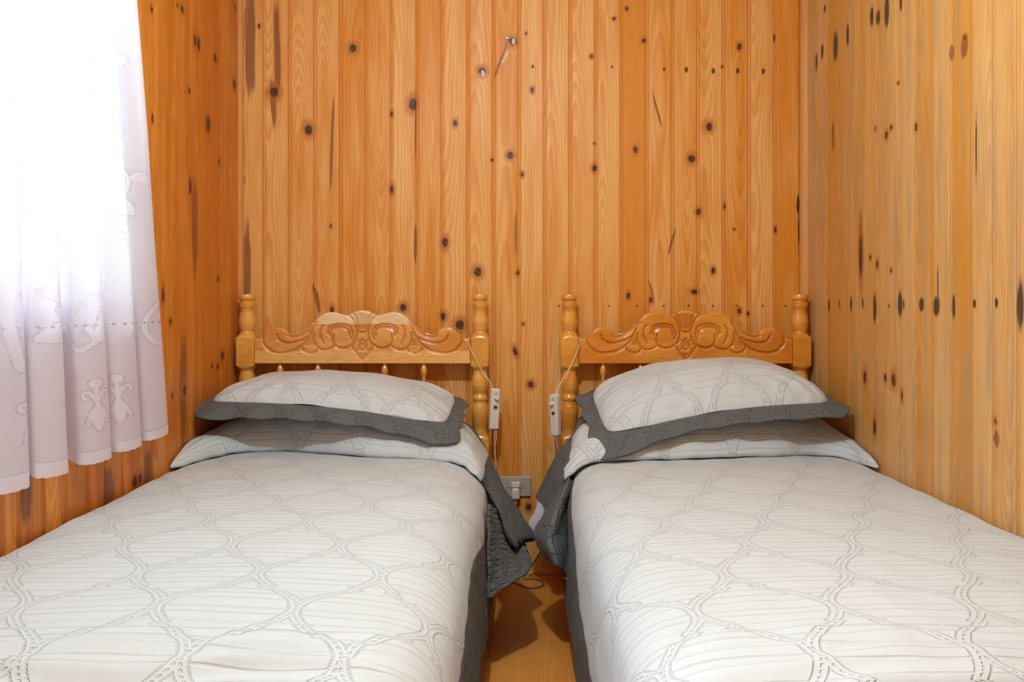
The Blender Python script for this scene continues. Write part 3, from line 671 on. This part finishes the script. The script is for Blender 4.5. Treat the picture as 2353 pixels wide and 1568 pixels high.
def headrail(name, cx, mat, root, k=1.0):
    S = .000456 * k; nx, nz = 440, 120
    zc = lambda q: CAMZ - (640 + q * .2805 - HY) * 3.25 / FPX
    X = np.linspace(-868, 868, nx); top = np.interp(np.abs(X), [p[0] for p in TOPL], [p[1] for p in TOPL]); w = np.linspace(0, 1, nz)
    Q = 693 + (top[:, None] - 693) * w[None]; XX = np.repeat(X[:, None], nz, 1)
    dep = np.zeros_like(Q); line = np.zeros_like(Q); AX = np.abs(XX)
    for pts, wd, dp in GROOVE:
        g = spline(pts, 60) if len(pts) > 2 else np.linspace(pts[0], pts[1], 30); d = np.full(Q.shape, 1e9)
        for i in range(len(g) - 1):
            p0, p1 = g[i], g[i + 1]; v = p1 - p0; L = (v ** 2).sum() + 1e-9
            t = np.clip(((AX - p0[0]) * v[0] + (Q - p0[1]) * v[1]) / L, 0, 1)
            d = np.minimum(d, np.hypot(AX - p0[0] - t * v[0], Q - p0[1] - t * v[1]))
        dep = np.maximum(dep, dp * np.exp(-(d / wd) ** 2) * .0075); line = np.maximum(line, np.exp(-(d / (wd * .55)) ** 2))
    hollow = np.exp(-(np.maximum(0, np.abs(np.hypot(AX - 182, (Q - 468) * 1.05) - 82) - 8) / 10) ** 2) * sstep(Q, 470, 400) * .004   # scooped volute
    dep = np.maximum(dep, hollow)
    dep = dep + .004 * np.exp(-((top[:, None] - Q) / 9) ** 2)
    dep = dep + .0022 * sstep(Q, 600, 660) * 0
    ox, oy, oz = root.location
    F = np.stack([cx + XX * S - ox, 3.232 + dep - oy, zc(Q) - oz], -1); B = F.copy(); B[..., 1] = 3.262 - oy
    V = np.concatenate([F.reshape(-1, 3), B.reshape(-1, 3)]); n = nx * nz
    FF = grid_faces(nx, nz); BB = grid_faces(nx, nz, True) + n
    def strip(a, b): return np.stack([a[:-1], a[1:], b[1:], b[:-1]], -1)
    I = np.arange(n).reshape(nx, nz)
    sd = [strip(I[:, 0], I[:, 0] + n), strip(I[:, -1], I[:, -1] + n)[:, ::-1], strip(I[0], I[0] + n)[:, ::-1], strip(I[-1], I[-1] + n)]
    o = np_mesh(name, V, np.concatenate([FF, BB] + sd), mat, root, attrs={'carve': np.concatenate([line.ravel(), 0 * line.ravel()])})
    o.data.set_sharp_from_angle(angle=math.radians(50)); return o

def bed(label, cx, hw, xin, xout, matR, matP, group='carved single beds'):
    root = tag(empty('bed', (cx, 3.25, 0)), label, 'bed', group); loc = root.location
    for s in (-1, 1): post('post', cx + s * hw, 3.26, matP, root)
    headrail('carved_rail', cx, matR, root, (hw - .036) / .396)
    z = lambda q: CAMZ - (q - HY) * 3.25 / FPX
    for dx in (-.309, -.168, .081, .227):
        mb = MB(); pr = [(.40, .006), (.41, .009), (.45, .011), (.52, .010), (.56, .007), (.575, .010), (.60, .011), (.66, .010), (.73, .0085), (.762, .0065), (.768, .008), (.778, .0115), (.788, .0125), (.798, .0105), (.806, .006), (.817, .005)]
        mb.lathe([(h, r) for h, r in pr], (dx * hw / .436, -.002, 0), n=16); mb.build('spindle', matP, root)
    mb = MB(); mb.box(-hw + .034, hw - .034, -.016, .014, .33, .405, .003); mb.build('lower_rail', matP, root, smooth=False)
    for s in (-1, 1):
        mb = MB(); mb.box(s * hw * .94 - .012, s * hw * .94 + .012, -1.98, -.026, .24, .36, .003); mb.build('side_rail', matP, root, smooth=False)
        mb = MB(); mb.box(s * hw * .94 - .028, s * hw * .94 + .028, -2.035, -1.979, 0, .40, .004); mb.build('foot_post', matP, root, smooth=False)
    mb = MB(); mb.box(-hw * .94 + .028, hw * .94 - .028, -2.02, -1.996, .24, .36, .003); mb.build('foot_rail', matP, root, smooth=False)
    return root
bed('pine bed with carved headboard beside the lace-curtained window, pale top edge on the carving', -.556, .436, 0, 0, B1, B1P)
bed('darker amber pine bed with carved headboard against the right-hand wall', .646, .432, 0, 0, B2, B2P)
MATT = plain('mattress_ticking', (.62, .60, .56), .85)
for lb, x0, x1 in (('mattress under the bedspread of the bed beside the window', -1.03, -.20), ('mattress under the bedspread of the right-hand bed', .275, 1.11)):
    mb = MB(); mb.box(x0, x1, 1.23, 3.215, .362, .505, .04); tag(mb.build('mattress', MATT, smooth=False), lb, 'mattress', 'mattresses under the bedspreads')

# ------------------------------------------------------------------ electric blanket controls hanging on their cords
PLAST = plain('ivory_plastic', (.74, .71, .64), .35); CORD = plain('white_cord', (.72, .68, .62), .5); INK = plain('dark_print', (.05, .045, .045), .5); GREYP = plain('grey_plate', (.42, .42, .40), .4)
def rotz(v, a): return (v[0] * math.cos(a) - v[1] * math.sin(a), v[0] * math.sin(a) + v[1] * math.cos(a), v[2])
def turn(mb, a, tilt): 
    out = []
    for x, y, z in mb.v:
        x, y, z = rotz((x, y, z), a); out.append((x * math.cos(tilt) - z * math.sin(tilt), y, x * math.sin(tilt) + z * math.cos(tilt)))
    mb.v = out; return mb
def control(label, px, py, Y, h, w, a, tilt, kside, cords):
    c = pix(px, py, Y); root = tag(empty('blanket_control', c), label, 'switch', 'hanging blanket controls')
    d = .024
    mb = MB(); mb.box(-w / 2, w / 2, -d / 2, d / 2, -h / 2, h / 2, .004); turn(mb, a, tilt).build('housing', PLAST, root, smooth=False, bevel=.0015)
    mb = MB(); mb.lathe([(0, .0088), (-.004, .0088), (-.005, .0066), (-.015, .0060), (-.016, .005)], (kside * .001, -d / 2, h * .27), 'y', 20); turn(mb, a, tilt).build('dial', PLAST, root)
    mb = MB(); e = -d / 2 - .0004
    mb.box(-.007, .007, e, e + .0008, .001, .013)
    turn(mb, a, tilt).build('dark_label', INK, root, smooth=False)
    for x0, x1, z0_, z1_ in ((-.007, .007, -.0045, -.0035), (-.003, .004, h * .27 + .0175, h * .27 + .0195), (-.007, -.001, h * .27 + .0125, h * .27 + .0140), (.002, .008, h * .27 + .0125, h * .27 + .0140)):
        mb = MB(); mb.box(x0, x1, e, e + .0008, z0_, z1_); turn(mb, a, tilt).build('printed_mark', INK, root, smooth=False)
    for k, pts in enumerate(cords):
        mb = MB(); P = spline([np.array(pix(*p)) - np.array(c) for p in pts], 40); mb.tube(P, .0017, 8); mb.build('cord', CORD, root)
    return root
control('white blanket control hanging at the right-hand post of the window-side bed', 1136, 940, 3.19, .150, .036, .32, -.045, 1,
    [[(1084,776,3.27), (1078,778,3.216), (1077,792,3.214), (1094,828,3.214), (1111,858,3.21), (1127,880,3.20), (1132,894,3.19)],
     [(1138,985,3.19), (1136,1005,3.19), (1138,1045,3.20), (1140,1085,3.22), (1146,1130,3.25), (1150,1180,3.26)],
     [(1140,985,3.19), (1140,1010,3.19), (1136,1040,3.20), (1145,1085,3.22), (1150,1130,3.25), (1156,1180,3.26)]])
control('white blanket control hanging at the left-hand post of the right-hand bed', 1276, 954, 3.16, .152, .036, -.75, .03, -1,
    [[(1326,776,3.27), (1332,778,3.214), (1331,795,3.212), (1318,828,3.212), (1302,858,3.20), (1287,884,3.18), (1279,908,3.16)],
     [(1285,874,3.165), (1281,888,3.163), (1277,908,3.16)],
     [(1274,1000,3.16), (1272,1025,3.16), (1275,1060,3.17), (1276,1110,3.18)],
     [(1277,1000,3.16), (1280,1020,3.16), (1286,1045,3.17), (1292,1110,3.18)]])

# wall outlet, its plug and the loose cord on the floor
oc = pix(1184, 1118, 3.328); out_ = tag(empty('wall_outlet', oc), 'grey rectangular wall outlet between the two beds', 'outlet')
mb = MB(); mb.box(-.060, .060, -.008, .004, -.0385, .0385, .003); mb.build('cover_plate', GREYP, out_, smooth=False, bevel=.001)
for s in (-1, 1):
    mb = MB(); mb.lathe([(-.0078, .0026), (-.0095, .0022), (-.010, .001)], (s * .029, 0, -.004), 'y', 12); mb.build('screw', INK, out_)
mb = MB(); mb.lathe([(-.0075, .0175), (-.0092, .0175), (-.0093, .0165)], (0, 0, .006), 'y', 28); mb.build('socket_recess', INK, out_)
pl = tag(empty('plug', (oc[0] + .001, oc[1] - .01, oc[2] - .004)), 'ivory two-part plug pushed into the grey wall outlet', 'plug')
mb = MB(); mb.box(-.018, .018, -.020, .001, .004, .026, .003); mb.build('adapter_head', PLAST, pl, smooth=False, bevel=.001)
mb = MB(); mb.box(-.016, .016, -.030, -.002, -.040, .003, .005); mb.build('plug_body', PLAST, pl, smooth=False, bevel=.001)
mb = MB(); mb.box(-.010, .010, -.0308, -.030, -.030, -.010); mb.build('grip', CORD, pl, smooth=False)
mb = MB(); mb.tube(spline([(0, -.016, -.038), (0, -.016, -.055), (-.002, -.014, -.10), (-.01, -.012, -.16), (-.02, -.01, -.22)], 24), .0028, 8); mb.build('cord', CORD, pl)
GC = plain('dark_cord', (.16, .12, .09), .6)
def flo(x, y): Y = FPX * (CAMZ - .005) / (y - HY); return ((x - HX) * Y / FPX, Y, .005)
pts = [pix(1262, 1225, 3.20), pix(1252, 1252, 3.22), pix(1238, 1276, 3.24), pix(1222, 1300, 3.27), (flo(1208, 1320)[0], 3.27, .02), flo(1203, 1331), flo(1225, 1330), flo(1241, 1334), flo(1249, 1341), flo(1243, 1348), flo(1222, 1352), flo(1205, 1349), flo(1180, 1340), flo(1150, 1335)]
mb = MB(); mb.tube(spline(pts, 140), .0028, 8); tag(mb.build('power_cord', GC), 'thin dark cord looped on the floor between the two beds', 'cord')
STEEL = plain('steel', (.55, .55, .56), .3, 1.0)
nb = pix(1166, 89, 3.333); nr = tag(empty('nail', nb), 'small steel nail high on the back wall between the beds', 'nail')
mb = MB(); mb.lathe([(0, .0016), (-.010, .0016), (-.0102, .0050), (-.0118, .0050), (-.0124, .003)], (0, 0, 0), 'y', 16); mb.build('shank_and_head', STEEL, nr)

# ------------------------------------------------------------------ lace curtain in front of the window
NS, NZ = 520, 330
sl = np.linspace(0, 2.05, NS); zz = np.linspace(0, 1, NZ)
SS, TT = np.meshgrid(sl, zz, indexing='ij')
lobe = .020 * np.abs(np.sin(PI * (SS + .06) / .19)) ** .7 + .0022 * np.abs(np.sin(PI * SS / .011))
ztop, zbot = 2.12, .690
Zc = (zbot - lobe + .004 * np.sin(SS * 5)) * (1 - TT) + ztop * TT
w = 1 - .17 * np.clip((Zc - .67) / 1.2, 0, 1.2)            # gathered at the top
ph = 2 * PI * (SS / .205 + .10 * np.sin(SS * 5.1 + .6) + .05 * np.sin(SS * 13)) + .35 * np.sin((Zc - .7) * 1.6)
amp = (.046 + .012 * np.sin(SS * 4.0)) * (1 - .25 * TT) * sstep(SS, -.02, .10)
Yc = 2.50 - .18 * np.clip(Zc - .67, 0, 2) - (SS * .80) * w * .98 - .040 * np.sin(2 * ph) * sstep(SS, 0, .1)
Yc = Yc + .006 * np.sin(Zc * 9 + .5) * sstep(SS, .25, 0)
Xc = -.985 + amp * np.cos(ph) * 1.0 - .012
CP = np.stack([Xc, Yc, Zc], -1)
# lace drawing: signed distance (m) to stems, leaves, flowers; negative inside the dense motif
sd = np.full(SS.shape, .05); U, Zf = SS, Zc
def leaf(u, z, L, W, ang):
    global sd
    ca, sa = math.cos(ang), math.sin(ang); x = (U - u) * ca + (Zf - z) * sa; y = -(U - u) * sa + (Zf - z) * ca
    x = x - L / 2; q = np.clip(1 - (2 * x / L) ** 2, 0, 1)
    d = np.where(np.abs(x) < L / 2, np.abs(y) - W / 2 * q ** .75, np.hypot(np.abs(x) - L / 2, y)); sd = np.minimum(sd, d * .9)
def stem(pts, r):
    global sd
    g = spline(pts, 24)
    for i in range(len(g) - 1):
        p0, p1 = g[i], g[i + 1]; v = p1 - p0; L = (v ** 2).sum() + 1e-12
        t = np.clip(((U - p0[0]) * v[0] + (Zf - p0[1]) * v[1]) / L, 0, 1); sd = np.minimum(sd, np.hypot(U - p0[0] - t * v[0], Zf - p0[1] - t * v[1]) - r)
def dot(u, z, r):
    global sd
    sd = np.minimum(sd, np.hypot(U - u, Zf - z) - r)
def ringm(u, z, r, w_):
    global sd
    sd = np.minimum(sd, np.abs(np.hypot(U - u, Zf - z) - r) - w_)
for k in range(4):
    o = .075 + k * .47; f = 1 if k % 2 == 0 else -1
    stem([(o, .905), (o + .012 * f, 1.02), (o, 1.15), (o - .01, 1.30), (o - .035 * f, 1.48), (o - .03 * f, 1.70)], .006)
    for i, z in enumerate(np.arange(1.06, 1.66, .062)):
        leaf(o, z, .050, .026, .85 if i % 2 else 1.05); leaf(o - .004, z + .025, .048, .024, PI - .9)
    stem([(o - .055, .955), (o - .03, 1.03), (o + .02, 1.06), (o + .08, 1.04), (o + .12, .98), (o + .10, .93), (o + .07, .95), (o + .08, .98)], .005)
    leaf(o + .035, 1.03, .09, .034, -1.25); leaf(o - .045, 1.0, .07, .03, -1.9); leaf(o + .16, .93, .11, .045, 1.45); leaf(o + .22, 1.05, .10, .04, .1); leaf(o + .21, 1.0, .12, .045, -.35)
    for q in range(5): dot(o + .285, 1.14 + .035 * q - .12, .008)
    for q in range(6): a = q * PI / 3; dot(o + .30 + .024 * math.cos(a), 1.22 + .024 * math.sin(a), .0105)
    for (du, z) in ((.20, 1.62), (.33, 1.44), (.17, 1.34), (.30, 1.80)):
        ringm(o + du, z, .012, .004); ringm(o + du + .004, z, .027, .004); ringm(o + du, z + .003, .043, .0045)
        for q in range(5): a = q * 1.256 + .4; leaf(o + du + .05 * math.cos(a), z + .05 * math.sin(a), .045, .028, a)
for k in range(11):                                     # border figures above the hem
    o = .05 + k * .19
    leaf(o, .742, .065, .017, PI / 2); dot(o, .853, .010); stem([(o, .84), (o, .80)], .003)
    for s in (-1, 1):
        stem([(o, .81), (o + s * .010, .832), (o + s * .018, .834), (o + s * .020, .824), (o + s * .014, .819)], .0022); stem([(o, .80), (o + s * .010, .785), (o + s * .016, .76)], .0018)
hemz = zbot - .020 * np.abs(np.sin(PI * (SS + .06) / .19)) ** .7 + .026
hem = Zf - hemz
sq = np.maximum(np.abs(((U / .0155) % 1) - .5) * .0155, np.abs(Zf - .985)) - .0032
cu = np.stack([SS, Zc], -1)
t = NT('lace'); P = t.sep(t.uv()); u, v = P[0], P[1]
s_ = t.attr('motif'); hm = t.attr('hem'); sqa = t.attr('eyelet')
net = t.m('MULTIPLY', t.smooth(t.m('PINGPONG', v, .0012), .0001, .0006, 1, 0), t.smooth(t.m('PINGPONG', u, .0011), .0002, .0006, 1, 0))
rows = t.smooth(t.m('PINGPONG', v, .0022), .0004, .0012, 1, 0)
inside = t.smooth(s_, -.0010, .0008, 1, 0); hemd = t.smooth(hm, -.001, .0015, 1, 0)
dense = t.m('MAXIMUM', inside, hemd)
dotp = t.m('MULTIPLY', t.smooth(t.m('PINGPONG', t.m('ADD', v, t.m('MULTIPLY', u, .31)), .0021), .0007, .0013), t.smooth(t.m('PINGPONG', t.m('ADD', u, t.m('MULTIPLY', v, .27)), .0021), .0005, .0010))
lines = t.m('MAXIMUM', t.smooth(t.m('ABSOLUTE', t.m('SUBTRACT', s_, .0022)), .0012, .0020, 1, 0), t.smooth(t.m('ABSOLUTE', t.m('SUBTRACT', hm, .0022)), .0012, .0020, 1, 0))
hole = t.m('MAXIMUM', t.m('MULTIPLY', lines, dotp), t.smooth(sqa, -.0006, .0006, 1, 0))
opac = t.m('ADD', .74, t.m('MULTIPLY', dense, .25)); opac = t.m('SUBTRACT', opac, t.m('MULTIPLY', t.m('MULTIPLY', rows, t.m('SUBTRACT', 1.0, dense)), .14))
opac = t.m('MULTIPLY', opac, t.m('SUBTRACT', 1.0, hole), clamp=True)
dif = t.n('ShaderNodeBsdfDiffuse'); trl = t.n('ShaderNodeBsdfTranslucent'); trn = t.n('ShaderNodeBsdfTransparent')
dif.inputs[0].default_value = (.88, .86, .95, 1); t.set(trl.inputs[0], t.mix(dense, (.82, .84, .97), (.66, .67, .78)))
a_ = t.n('ShaderNodeMixShader'); a_.inputs[0].default_value = .42; t.t.links.new(dif.outputs[0], a_.inputs[1]); t.t.links.new(trl.outputs[0], a_.inputs[2])
b_ = t.n('ShaderNodeMixShader'); t.set(b_.inputs[0], opac); t.t.links.new(trn.outputs[0], b_.inputs[1]); t.t.links.new(a_.outputs[0], b_.inputs[2]); t.t.links.new(b_.outputs[0], t.out.inputs[0])
cr = empty('lace_curtain', (-.99, 1.6, 2.12)); tag(cr, 'white floral lace curtain with scalloped hem hanging over the window at left', 'curtain')
CL = CP - np.array(cr.location)
at = {'motif': sd, 'hem': hem, 'eyelet': sq}
kz = np.repeat((np.abs(np.arange(NZ - 1)) < 22)[None], NS - 1, 0)
grid('lace_panel', CL, t.mat, cr, cu, at, keep=~kz)
h_ = grid('scalloped_hem', CL, t.mat, cr, cu, at, keep=kz); h_['label'] = 'solid scalloped lower edge'
